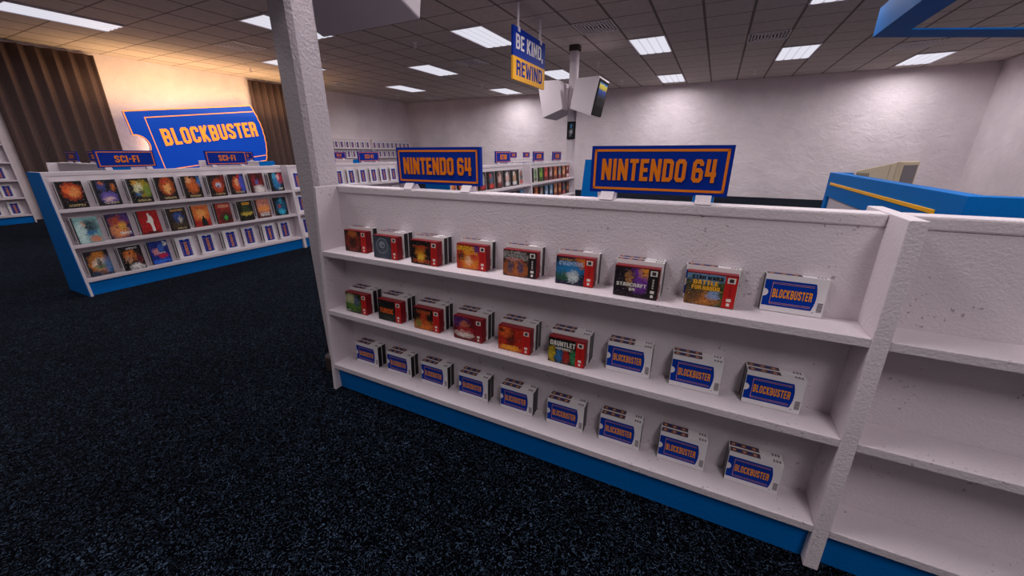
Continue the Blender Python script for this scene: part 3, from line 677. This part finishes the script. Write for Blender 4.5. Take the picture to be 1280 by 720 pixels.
FILMS = [
 (1.0, 0, 'black film case with a red-orange fireball', cover_mat('film_fireball', K, [(.5, .62, .44, .36, c_(236, 80, 24)), (.55, .6, .3, .22, c_(255, 170, 90)), (.3, .7, .2, .2, c_(255, 110, 50))], [], gt, 41)),
 (1.0, 1, 'black film case with purple mist and small orange faces', cover_mat('film_mist', c_(22, 22, 34), [(.5, .3, .45, .28, c_(120, 100, 190)), (.5, .24, .3, .1, c_(240, 200, 190)), (.3, .75, .25, .2, c_(70, 80, 150)), (.8, .7, .12, .16, c_(220, 120, 50)), (.3, .88, .12, .08, c_(220, 110, 40))], [], gt, 42)),
 (1.0, 2, 'black film case with a yellow-green glow', cover_mat('film_glow', c_(20, 20, 16), [(.6, .6, .45, .4, c_(200, 170, 40)), (.4, .6, .25, .3, c_(235, 235, 190)), (.8, .5, .2, .3, c_(110, 150, 60)), (.3, .85, .16, .12, c_(236, 170, 60)), (.5, .45, .2, .12, c_(20, 24, 30)), (.35, .35, .2, .08, c_(60, 110, 170))], [], gt, 43)),
 (1.0, 3, 'black film case crowded with orange figures', cover_mat('film_orange', c_(26, 14, 12), [(.5, .6, .42, .45, c_(226, 100, 30)), (.5, .55, .22, .3, c_(255, 190, 110)), (.4, .8, .2, .16, c_(200, 50, 20))], [(c_(40, 16, 10), .62, 9)], gt, 44)),
 (1.0, 4, 'black film case with orange figures and a blue edge', cover_mat('film_blue_edge', c_(24, 14, 16), [(.5, .55, .4, .4, c_(230, 110, 40)), (.3, .82, .2, .18, c_(255, 180, 120)), (.9, .75, .14, .3, c_(60, 130, 200))], [(c_(40, 18, 12), .64, 9)], gt, 45)),
 (1.0, 5, 'dark film case with a white and blue centre in red', cover_mat('film_centre', c_(30, 14, 14), [(.5, .5, .4, .4, c_(220, 80, 30)), (.5, .5, .22, .14, c_(200, 220, 240)), (.85, .8, .2, .3, c_(130, 30, 24)), (.5, .44, .1, .08, c_(30, 30, 50))], [], gt, 46)),
 (1.0, 6, 'dark film case with orange left and blue streaks right', cover_mat('film_streaks', c_(26, 16, 26), [(.4, .5, .3, .42, c_(230, 90, 40)), (.8, .5, .22, .5, c_(70, 90, 210)), (.45, .6, .15, .2, c_(255, 190, 130)), (.6, .9, .1, .2, c_(220, 40, 40))], [], gt, 47)),
 (1.0, 7, 'dark red film case with a white lower half', cover_mat('film_red_white', c_(90, 16, 24), [(.5, .62, .5, .4, c_(150, 24, 30)), (.6, .15, .5, .28, c_(244, 236, 232)), (.45, .55, .15, .15, c_(60, 110, 190)), (.6, .8, .3, .2, c_(24, 10, 14))], [], [], 48)),
 (1.0, 8, 'blue film case with a pink-red diagonal', cover_mat('film_diagonal', c_(26, 18, 28), [(.45, .5, .4, .45, c_(36, 140, 200)), (.75, .7, .3, .35, c_(200, 40, 60)), (.6, .75, .14, .2, c_(255, 200, 200)), (.3, .8, .2, .2, c_(80, 180, 220))], [], [(.06, .18, .5, .85, W_)], 49)),
 (.6, 0, 'pale teal film case with a dark rider shape', cover_mat('film_teal', c_(150, 200, 200), [(.6, .65, .45, .32, c_(24, 40, 56)), (.5, .4, .4, .12, c_(40, 110, 170)), (.7, .14, .3, .16, c_(220, 120, 80)), (.35, .75, .14, .12, c_(210, 170, 140)), (.2, .4, .25, .5, c_(210, 236, 230))], [], [], 50)),
 (.6, 1, 'violet and orange film case with a pale title', cover_mat('film_violet', c_(60, 40, 100), [(.4, .3, .5, .35, c_(240, 150, 80)), (.5, .7, .5, .25, c_(200, 80, 40)), (.6, .5, .2, .2, c_(240, 180, 60)), (.8, .8, .3, .2, c_(70, 50, 130))], [(c_(40, 20, 50), .63, 10)], [(.13, .25, .4, .95, W_)], 51)),
 (.6, 2, 'plain red film case with a white robed figure', 'robe'),
 (.6, 3, 'dark brown film case with a blue shape', cover_mat('film_brown', c_(50, 36, 28), [(.5, .6, .3, .3, c_(50, 80, 150)), (.6, .45, .12, .2, c_(200, 190, 170)), (.5, .2, .5, .2, c_(80, 64, 40))], [(c_(16, 12, 10), .6, 8)], [(.86, .95, .15, .85, c_(210, 150, 70)), (.05, .12, .3, .8, c_(190, 170, 120))], 53)),
 (.6, 4, 'orange to red film case with a hooded shadow', 'hood'),
 (.6, 5, 'red film case darkening to green below', cover_mat('film_green', c_(150, 40, 30), [(.6, .25, .5, .35, c_(20, 28, 18)), (.55, .28, .1, .18, c_(60, 190, 80)), (.5, .85, .6, .16, c_(200, 60, 40))], [], [(.78, .92, .2, .9, c_(236, 190, 150))], 55)),
 (.6, 6, 'black film case with a gold title and a yellow flare', cover_mat('film_flare', c_(24, 26, 14), [(.5, .36, .5, .12, c_(220, 190, 70)), (.5, .6, .3, .25, c_(50, 70, 30))], [], [(.8, .94, .25, .8, c_(230, 160, 30))], 56)),
 (.6, 7, 'pink and orange sunset film case', cover_mat('film_sunset', c_(150, 60, 40), [(.5, .7, .7, .5, c_(230, 150, 130)), (.5, .5, .6, .2, c_(240, 150, 70)), (.5, .76, .06, .1, c_(60, 20, 20)), (.5, .1, .6, .2, c_(40, 18, 16))], [], [(.08, .28, .15, .9, W_)], 57)),
 (.6, 8, 'black and cyan film case', cover_mat('film_cyan', c_(10, 18, 26), [(.5, .5, .5, .5, c_(20, 110, 150)), (.5, .2, .35, .16, c_(60, 200, 236)), (.35, .5, .14, .12, c_(200, 50, 40)), (.5, .8, .12, .2, c_(60, 170, 200))], [(c_(8, 14, 20), .58, 8)], [], 58)),
 (.2, 0, 'orange, white and blue starburst film case', cover_mat('film_burst', c_(40, 36, 50), [(.5, .5, .5, .5, c_(240, 150, 60)), (.5, .48, .35, .25, c_(255, 245, 225)), (.85, .4, .25, .4, c_(50, 120, 180)), (.5, .35, .3, .12, c_(80, 110, 60)), (.3, .1, .4, .14, c_(16, 60, 90)), (.5, .5, .14, .18, c_(30, 36, 50))], [], [(.8, .96, .3, .8, c_(236, 140, 30))], 59)),
 (.2, 1, 'black film case with a white patch at the bottom', cover_mat('film_white_patch', K, [(.4, .62, .35, .3, c_(220, 120, 50)), (.6, .12, .4, .16, c_(244, 240, 236)), (.3, .45, .2, .2, c_(190, 140, 110)), (.8, .4, .2, .2, c_(120, 30, 50))], [(c_(12, 8, 10), .58, 9)], [(.88, .95, .3, .85, c_(210, 210, 215))], 60)),
 (.2, 2, 'bright blue film case with a red emblem', cover_mat('film_bright_blue', c_(20, 50, 150), [(.6, .35, .3, .14, c_(210, 30, 40)), (.6, .7, .2, .22, c_(60, 110, 200)), (.3, .55, .2, .18, c_(230, 150, 150)), (.85, .85, .1, .14, c_(240, 240, 220)), (.5, .1, .6, .12, c_(40, 110, 220))], [], [(.44, .5, .45, .8, W_)], 61)),
]
for (sh, i, lab, mat) in FILMS:
    deco = None; lx = .098+.297*i
    if mat == 'robe': mat = cover_mat('film_robe_red', c_(196, 18, 22), [(.5, .04, .6, .1, c_(50, 14, 14))], [], [], 52); deco = robe
    elif mat == 'hood': mat = cover_mat('film_hood_red', c_(190, 36, 22), [(.5, .8, .8, .6, c_(244, 140, 60)), (.5, .65, .3, .3, c_(250, 170, 90))], [], [(.82, .94, .2, .9, c_(190, 40, 30))], 54); deco = hood
    nb = 1+((i*7+int(sh*10)) % 3 == 0)
    if nb*(VT+.004)+VT > yb(sh)-pf(sh)-.01: nb = 1
    for k in range(nb):
        c = film_case(); put(c, UF, lx-.008, sh, k*(VT+.004), VT)
        tag(c, ('white case right behind the ' if k == nb-1 else 'rearmost case behind the ')+lab, 'film case', 'white rental cases on the film rack')
    o = make_film_cover(mat, SPINE, deco); put(o, UF, lx, sh, nb*(VT+.004)+.001, VT)
    tag(o, lab+' on the blue-ended rack', 'film case', 'film cases on the blue-ended rack')
def blanks(unit, shelves, where, cols=range(9), names=SHN, two=False):
    for sh in shelves:
        for i in cols:
            nb = 2 if two and i % 2 else 1
            for k in range(nb):
                c = film_case(); put(c, unit, .098+.297*i-.01*(nb-1-k), sh, k*(VT+.004), VT)
                lab = 'film case with blue ticket, %s from left, %s shelf of %s' if k == nb-1 else 'case hidden behind the %s from left ticket case, %s shelf of %s'
                tag(c, lab % (ORD[i], names[sh], where), 'film case', 'blue-ticket film cases, '+where)
blanks(UF, (.2,), 'blue-ended rack', range(3, 9), two=True)
blanks(UF2, (1.0, .6, .2), 'rack behind the column')
TALL = {1.8: 'topmost', 1.4: 'second', 1.0: 'third', .6: 'fourth', .2: 'lowest'}
blanks(UW1, (1.4, 1.0, .6, .2), 'left edge wall rack', range(5, 9), TALL)
blanks(UW2, (1.8, 1.4), 'column side wall rack', range(2, 9), TALL)
blanks(UW3, (1.8, 1.4), 'back corner wall rack', range(9), TALL)
blanks(UD, (1.0,), 'distant two-sign rack', range(2, 9))
blanks(UB, (.6,), 'half-hidden blue-ended rack', range(0, 3))

PAL = [(c_(200, 30, 30), c_(20, 14, 16), c_(230, 225, 220)), (c_(16, 14, 16), c_(190, 185, 180), c_(190, 30, 36)), (c_(36, 34, 36), c_(90, 110, 130), c_(220, 60, 40)), (c_(24, 20, 22), c_(230, 190, 180), c_(120, 20, 24)),
       (c_(24, 44, 54), c_(235, 190, 180), c_(230, 230, 230)), (c_(20, 18, 18), c_(220, 170, 130), c_(240, 240, 240)), (c_(235, 232, 230), c_(40, 36, 38), c_(200, 40, 36)), (c_(20, 80, 130), c_(60, 150, 190), c_(210, 180, 50)),
       (c_(220, 220, 200), c_(70, 130, 50), c_(30, 30, 30)), (c_(60, 120, 30), c_(160, 190, 60), c_(20, 30, 14)), (c_(180, 24, 24), c_(240, 90, 60), c_(30, 10, 10)), (c_(150, 20, 24), c_(220, 210, 210), c_(20, 20, 24)),
       (c_(190, 60, 30), c_(240, 160, 80), c_(40, 16, 10)), (c_(200, 90, 40), c_(250, 200, 150), c_(50, 24, 14)), (c_(40, 140, 200), c_(220, 230, 235), c_(30, 40, 50)), (c_(80, 40, 40), c_(210, 120, 70), c_(24, 18, 18))]
NAMES = ['red and black', 'black and grey', 'charcoal and steel', 'black and pink', 'teal and pink', 'black and tan', 'white and red', 'blue and yellow', 'cream and green', 'lime green', 'bright red', 'red and silver', 'rust orange', 'amber', 'sky blue', 'brown and copper']
PC = []
for i, (a, b2, d) in enumerate(PAL):
    PC.append(make_film_cover(cover_mat('film_mixed_%s' % NAMES[i].replace(' ', '_'), a, [(.5, .55, .4, .42, b2), (.5, .2, .5, .14, d), (.35, .75, .2, .16, d)], [(d, .68, 9)], [(.05, .14, .15, .85, d)], 70+i), SPINE))
usedp = set()
def mixed(unit, sh, i, p, where):
    o = PC[p] if p not in usedp else copy_tree(PC[p]); usedp.add(p)
    put(o, unit, .098+.297*i, sh, .001, VT)
    tag(o, '%s film case, %s from left, %s shelf of %s' % (NAMES[p], ORD[i], SHN[sh], where), 'film case', 'film cases on the '+where)
A1ROWS = {1.0: [12, 13, 5, 0, 1, 2, 3, 4, 6], .6: [12, 13, 14, 0, 1, 2, 5, 3, 14], .2: [0, 2, 4, 6, 1, 3, 5, 11, 15]}
A1ROWS[1.0] = [12, 13, 0, 1, 2, 3, 4, 5, 6]
A2ROWS = {1.0: [7, 8, 9, 10, 11, 12, 1, 13, 0], .6: [6, 12, 1, 14, 14, 13, 12, 2, 15], .2: [3, 5, 7, 9, 11, 13, 15, 0, 2]}
for sh in (1.0, .6, .2):
    for i in range(9):
        mixed(UA1, sh, i, A1ROWS[sh][i], 'dark film rack'); mixed(UA2, sh, i, A2ROWS[sh][i], 'red film rack')
for p in range(16):
    if p not in usedp: bpy.data.objects.remove(PC[p])

# ------------------------------------------------------------------ columns with television cabinets
def oct_(wd, ch): return [(-wd+ch, -wd), (wd-ch, -wd), (wd, -wd+ch), (wd, wd-ch), (wd-ch, wd), (-wd+ch, wd), (-wd, wd-ch), (-wd, -wd+ch)]
def make_column(label, x, y):
    r = empty('column', (x, y, 0)); m = MB(); p = oct_(.097, .026)
    m.solid([(a, b_, .0) for a, b_ in p], [(a, b_, CEIL-.001) for a, b_ in p], M_COLUMN); m.build('shaft', r)
    for z0, z1, nm in ((0, .12, 'base_collar'), (CEIL-.13, CEIL-.002, 'top_collar')):
        m = MB(); q = oct_(.128, .036); m.solid([(a, b_, z0) for a, b_ in q], [(a, b_, z1) for a, b_ in q], M_TRIM); m.build(nm, r, .01)
    tag(r, label, 'column', 'plaster columns'); return r
make_column('rough grey plaster column at the left end of the front rack', -2.37, 1.80)
make_column('slim pale far column carrying two televisions', -3.53, 10.40)

def screen_mat():
    m, n, l, p = nmat('television_picture')
    uv = n.new('ShaderNodeUVMap').outputs[0]; sp = n.new('ShaderNodeSeparateXYZ'); l.new(uv, sp.inputs[0])
    nz = noise(n, l, uv, 6, 3, .7)
    r = ramp(n, [(.0, srgb(8, 7, 9)), (.30, srgb(16, 14, 16)), (.38, srgb(50, 44, 40)), (.46, srgb(40, 50, 90)), (.70, srgb(56, 84, 160)), (.76, srgb(200, 170, 60)), (.92, srgb(240, 215, 90)), (.97, srgb(60, 130, 200))])
    k = math_(n, l, 'MULTIPLY_ADD', nz.outputs[0], .25, -.12); l.new(math_(n, l, 'ADD', sp.outputs[1], k), r.inputs[0])
    p.inputs['Base Color'].default_value = (0, 0, 0, 1); p.inputs['Roughness'].default_value = .4; p.inputs['Specular IOR Level'].default_value = .05
    l.new(r.outputs[0], p.inputs['Emission Color']); p.inputs['Emission Strength'].default_value = .7
    return m
M_TV = screen_mat()
def make_tv():
    """wedge-shaped cabinet hung on a column, facing local +x; side profile in x,z"""
    r = empty('television'); W = .475
    prof = [(.215, 3.285), (.79, 3.30), (.62, 2.44), (.095, 2.63)]
    m = MB(); m.solid([(x, -W, z) for x, z in prof], [(x, W, z) for x, z in prof], M_PLASTIC); m.build('cabinet', r, .012)
    def F(u, v, e):     # point on the front face: u across -1..1, v up 0..1
        x0, z0, x1, z1 = .62, 2.44, .79, 3.30; nx, nz = .981, -.194
        return (x0+(x1-x0)*v+nx*e, u*W, z0+(z1-z0)*v+nz*e)
    m = MB(); m.solid([F(u, v, .001) for u, v in ((-.93, .035), (.93, .035), (.93, .965), (-.93, .965))], [F(u, v, .018) for u, v in ((-.90, .05), (.90, .05), (.90, .95), (-.90, .95))], M_BLACK); m.build('bezel', r, .006)
    m = MB(); m.face([F(u, v, .0195) for u, v in ((-.74, .30), (.74, .30), (.74, .88), (-.74, .88))], M_TV, [(0, 0), (1, 0), (1, 1), (0, 1)])
    m.build('screen', r)
    m = MB(); m.box(.10, .16, -.10, .10, 2.72, 3.15, M_PLASTIC)
    m.box(.14, .24, -.05, .05, 2.92, 3.08, M_PLASTIC); m.build('bracket', r)
    return r
T0 = make_tv()
for i, (x, y, rz, lab) in enumerate([(-3.53, 10.4, 0, 'white television cabinet on the far column, its lit screen facing right'), (-3.53, 10.4, pi, 'white television cabinet on the far column, seen from its blank side'),
        (-2.39, 1.80, pi/2, 'big white television cabinet overhead on the near column, seen from below'), (-2.39, 1.80, -pi/2, 'television cabinet overhead at the left side of the near column')]):
    o = T0 if i == 0 else copy_tree(T0)
    o.location = (x, y, 0); o.rotation_euler = (0, 0, rz); tag(o, lab, 'television', 'television cabinets on columns')

M_POSTER = cover_mat('poster_print', c_(16, 16, 20), [(.5, .8, .18, .18, c_(60, 150, 200)), (.5, .4, .3, .2, c_(180, 180, 185)), (.4, .2, .2, .15, c_(120, 120, 125))], [(c_(220, 220, 220), .7, 16)], [], 90)
m = MB(); m.box(-.11, .11, -.03, 0, -.21, .21, M_BLACK)
r = empty('framed_poster', (-3.49, 10.295, 2.15)); m.build('frame', r, .004)
m = MB(); m.face([(u, -.0312, v) for u, v in rect(-.085, .085, -.18, .18)], M_POSTER, [(0, 0), (1, 0), (1, 1), (0, 1)]); m.build('print', r)
tag(r, 'small black framed poster on the far column below the televisions', 'poster')

# ------------------------------------------------------------------ hanging two-line sign
r = empty('hanging_sign', (-3.52, 7.68, 2.86), R90); m = MB(); W, H, T = 1.46, .84, .04
m.box(-W/2, W/2, -T/2, T/2, H*.45, H, M_SIGNBLUE); m.box(-W/2, W/2, -T/2, T/2, 0, H*.45, M_SIGNYEL)
sv = T/2+.001
m.build('sign_board', r)
for s in (1, -1):
    q = (W-.22)/39.05
    for wd, a0, a1 in (('BE', 0, 11.15), ('KIND,', 14.6, 39.05)):
        m = MB(); decal(m, text_quads(wd, -W/2+.10+a0*q, .50, (a1-a0)*q, .24, .84), lambda u, v: (s*u, -s*(sv+.002), v), M_SIGNWHITE); m.build('word_lettering', r)
    m = MB(); decal(m, text_quads('REWIND', -W/2+.12, .08, W-.26, .25, .84), lambda u, v: (s*u, -s*(sv+.002), v), M_SIGNBLUE); m.build('lower_lettering', r)
for x in (-.50, .50):
    m = MB(); m.cyl((x, 0, H-.005), .022, CEIL-2.86-H, M_PLASTIC, 12); m.box(x-.04, x+.04, -T/2-.008, T/2+.008, H-.06, H+.02, M_PLASTIC); m.build('hanging_rod', r)
tag(r, 'hanging two-sided sign, blue over yellow, on two rods from the ceiling', 'sign')

# ------------------------------------------------------------------ lit wall sign and curtains on the left wall
def wall_sign():
    a = math.atan2(3.143-2.688, 8.944-5.493)
    r = empty('wall_sign', (XL+.30, 5.493, 2.688))
    L, H = 3.76, 1.81; nt = .30
    def P(u, v, e):     # u right along the sign, v up from its bottom edge
        v2 = v-H
        return (e, u*cos(a)-v2*sin(a)*1.0*.0+(-v2)*sin(a)*.92*.0+v2*(-.105), u*sin(a)+v2*1.0)
    out = ticket_outline(L, H, nt)
    m = MB(); m.solid([P(u, v, 0) for u, v in out], [P(u, v, .09) for u, v in out], M_LITBLUE); m.build('sign_face', r)
    m = MB()
    n = len(out)
    for quad in strip(out+[out[0]], .014): m.face([P(u, v, .0915) for u, v in quad], M_LITORANGE)
    u0, u1 = .42, L*.955; t = .012
    for (x0, x1, y0, y1) in ((u0, u1, H-.20, H-.175), (u0, u1, .165, .19), (u0, u0+.022, .165, H-.175)): m.face([P(u, v, .0925) for u, v in rect(x0, x1, y0, y1)], M_LITORANGE)
    m.build('border', r)
    m = MB()
    for k, q in enumerate(text_quads('BLOCKBUSTER', .66, .83, 2.86, .47, .88, 1.1)): m.solid([P(u, v, .0902) for u, v in q], [P(u, v, .115+.0002*k) for u, v in q], M_LITORANGE)
    m.build('lettering', r)
    m = MB()
    for y_, z_ in ((1.0, -.5), (2.6, -.3), (1.0, -1.2), (2.6, -1.0)): m.box(-.30, 0.0, y_-.03, y_+.03, z_-.03, z_+.03, M_TRIM)
    m.build('wall_mount', r)
    tag(r, 'big blue ticket-shaped lit sign with orange lettering on the left wall', 'sign')
wall_sign()
def curtain(label, y0, y1, folds):
    m = MB(); n = folds*14; rows = 6; z0, z1 = .02, 4.02
    for side in (0, 1):
        for j in range(rows+1):
            z = z0+(z1-z0)*j/rows
            for i in range(n+1):
                t = i/n; ph = 2*pi*folds*t
                m.v.append((XL+.13+.07*sin(ph)+.012*sin(ph*.37+1+.3*j)-.02*side, y0+(y1-y0)*t+.012*sin(2*ph), z))
    k = (n+1)*(rows+1); mi = m.mi(M_CURTAIN)
    def q(*f): m.f.append(f); m.m.append(mi)
    for side in (0, 1):
        for j in range(rows):
            for i in range(n):
                a = side*k+j*(n+1)+i; q(a, a+1, a+n+2, a+n+1)
    for i in range(n): q(i, i+1, k+i+1, k+i); c = rows*(n+1)+i; q(c, c+1, k+c+1, k+c)
    for j in range(rows): c = j*(n+1); q(c, c+n+1, k+c+n+1, k+c); d = c+n; q(d, d+n+1, k+d+n+1, k+d)
    o = m.build('curtain')
    for p in o.data.polygons: p.use_smooth = True
    tag(o, label, 'curtain', 'brown curtains on the left wall')
curtain('wide brown pleated curtain left of the lit wall sign', 3.36, 5.33, 7)
curtain('brown pleated curtain right of the lit wall sign, partly behind the column', 9.27, 11.3, 8)

# ------------------------------------------------------------------ blue service counter with monitor, blue canopy
def counter():
    r = empty('service_counter', (1.68, 4.07, 0)); Y1 = 4.14; w = .135; zt = 1.30; X1 = 2.4; X2 = .28
    def slab(name, poly, z0, z1, mat, bv=0):
        m = MB(); m.solid([(x, y, z0) for x, y in poly], [(x, y, z1) for x, y in poly], mat); m.build(name, r, bv)
    slab('fascia', [(0, 0), (X1, 0), (X1, w), (w, w), (w, Y1-w), (X2, Y1-w), (X2, Y1), (0, Y1)], .93, zt, M_BLUE, .005)
    slab('body', [(.04, .04), (X1-.02, .04), (X1-.02, w-.02), (w-.02, w-.02), (w-.02, Y1-w+.02), (X2+.9, Y1-w+.02), (X2+.9, Y1-.03), (.04, Y1-.03)], 0, .928, M_WHITE)
    for (x0, x1, y0, y1) in ((0, .038, Y1-.16, Y1), (0, .038, 0, .16), (.0405, .16, Y1-.028, Y1), (X1-.16, X1, 0, .038)):
        m = MB(); m.box(x0, x1, y0, y1, 0, .929, M_BLUE); m.build('corner_post', r)
    m = MB(); m.box(-.012, -.0006, .40, Y1-.22, 1.115, 1.152, M_YELLOW); m.build('stripe', r, .003)
    m = MB(); m.box(w+.001, X2+.9, Y1-1.1, Y1-w-.001, .955, .99, M_WHITE); m.build('work_top', r)
    tag(r, 'blue service counter with a yellow stripe behind the racks at right', 'counter')
counter()
def monitor():
    r = empty('computer_monitor', (2.15, 7.62, .991), radians(-40))
    m = MB()
    m.solid([(.18, -.20, .06), (.18, .20, .06), (.18, .20, .47), (.18, -.20, .47)], [(.26, -.23, .03), (.26, .23, .03), (.26, .23, .50), (.26, -.23, .50)], M_BEIGE)
    m.solid([(.26, -.23, .03), (.26, .23, .03), (.26, .23, .50), (.26, -.23, .50)], [(.31, -.225, .035), (.31, .225, .035), (.31, .225, .495), (.31, -.225, .495)], M_BEIGE)
    m.solid([(.18, -.20, .06), (.18, .20, .06), (.18, .20, .47), (.18, -.20, .47)], [(-.24, -.14, .07), (-.24, .14, .07), (-.24, .14, .36), (-.24, -.14, .36)], M_BEIGE)
    m.build('housing', r, .012)
    m = MB(); m.box(.306, .313, -.18, .18, .09, .45, M_GLASS); m.build('screen', r)
    m = MB()
    for k in range(8):
        x = -.225+k*.022; yy = -.14-(x+.24)/.42*.06
        m.box(x, x+.012, yy-.004, yy+.01, .27, .33, M_BEIGED)
    m.build('side_vents', r)
    m = MB(); m.box(-.10, .16, -.13, .13, 0, .02, M_BEIGE); m.cyl((.02, 0, .018), .07, .045, M_BEIGE, 18); m.build('stand', r)
    tag(r, 'beige tube computer monitor on the blue counter', 'computer monitor')
monitor()
def canopy():
    s = .60
    def S_(x, y, z): return (x*s, y*s, 1.598+(z-1.598)*s)
    c0 = S_(2.8, 13.061, 4.141); z0 = c0[2]; x0, y0 = c0[0], c0[1]
    d = (.892, .452); r = empty('hanging_canopy', (x0, y0, z0)); Lx = 4.0
    # bottom lip: left rail towards the viewer, far rail running right
    ny = -4.0
    far = [(0, 0), (Lx*d[0], Lx*d[1]), (Lx*d[0], Lx*d[1]-.48), (.33, -.227)]
    left = [(0, 0), (.33, -.227), (.33, ny), (0, ny)]
    m = MB(); m.solid([(x, y, 0) for x, y in far], [(x, y, .02) for x, y in far], M_BLUE); m.build('far_lip', r)
    m = MB(); m.solid([(x, y, 0) for x, y in left], [(x, y, .02) for x, y in left], M_BLUE); m.build('left_lip', r)
    m = MB(); m.box(0, .03, ny, -.0, .02, .345, M_BLUE); m.build('fascia', r)
    for (x, y) in ((.17, -2.6), (.17, -3.8)):
        m = MB(); m.cyl((x, y, .02), .015, CEIL-z0-.021, M_PLASTIC, 10); m.build('hanging_rod', r)
    tag(r, 'blue canopy frame hanging from the ceiling at the upper right', 'canopy')
canopy()
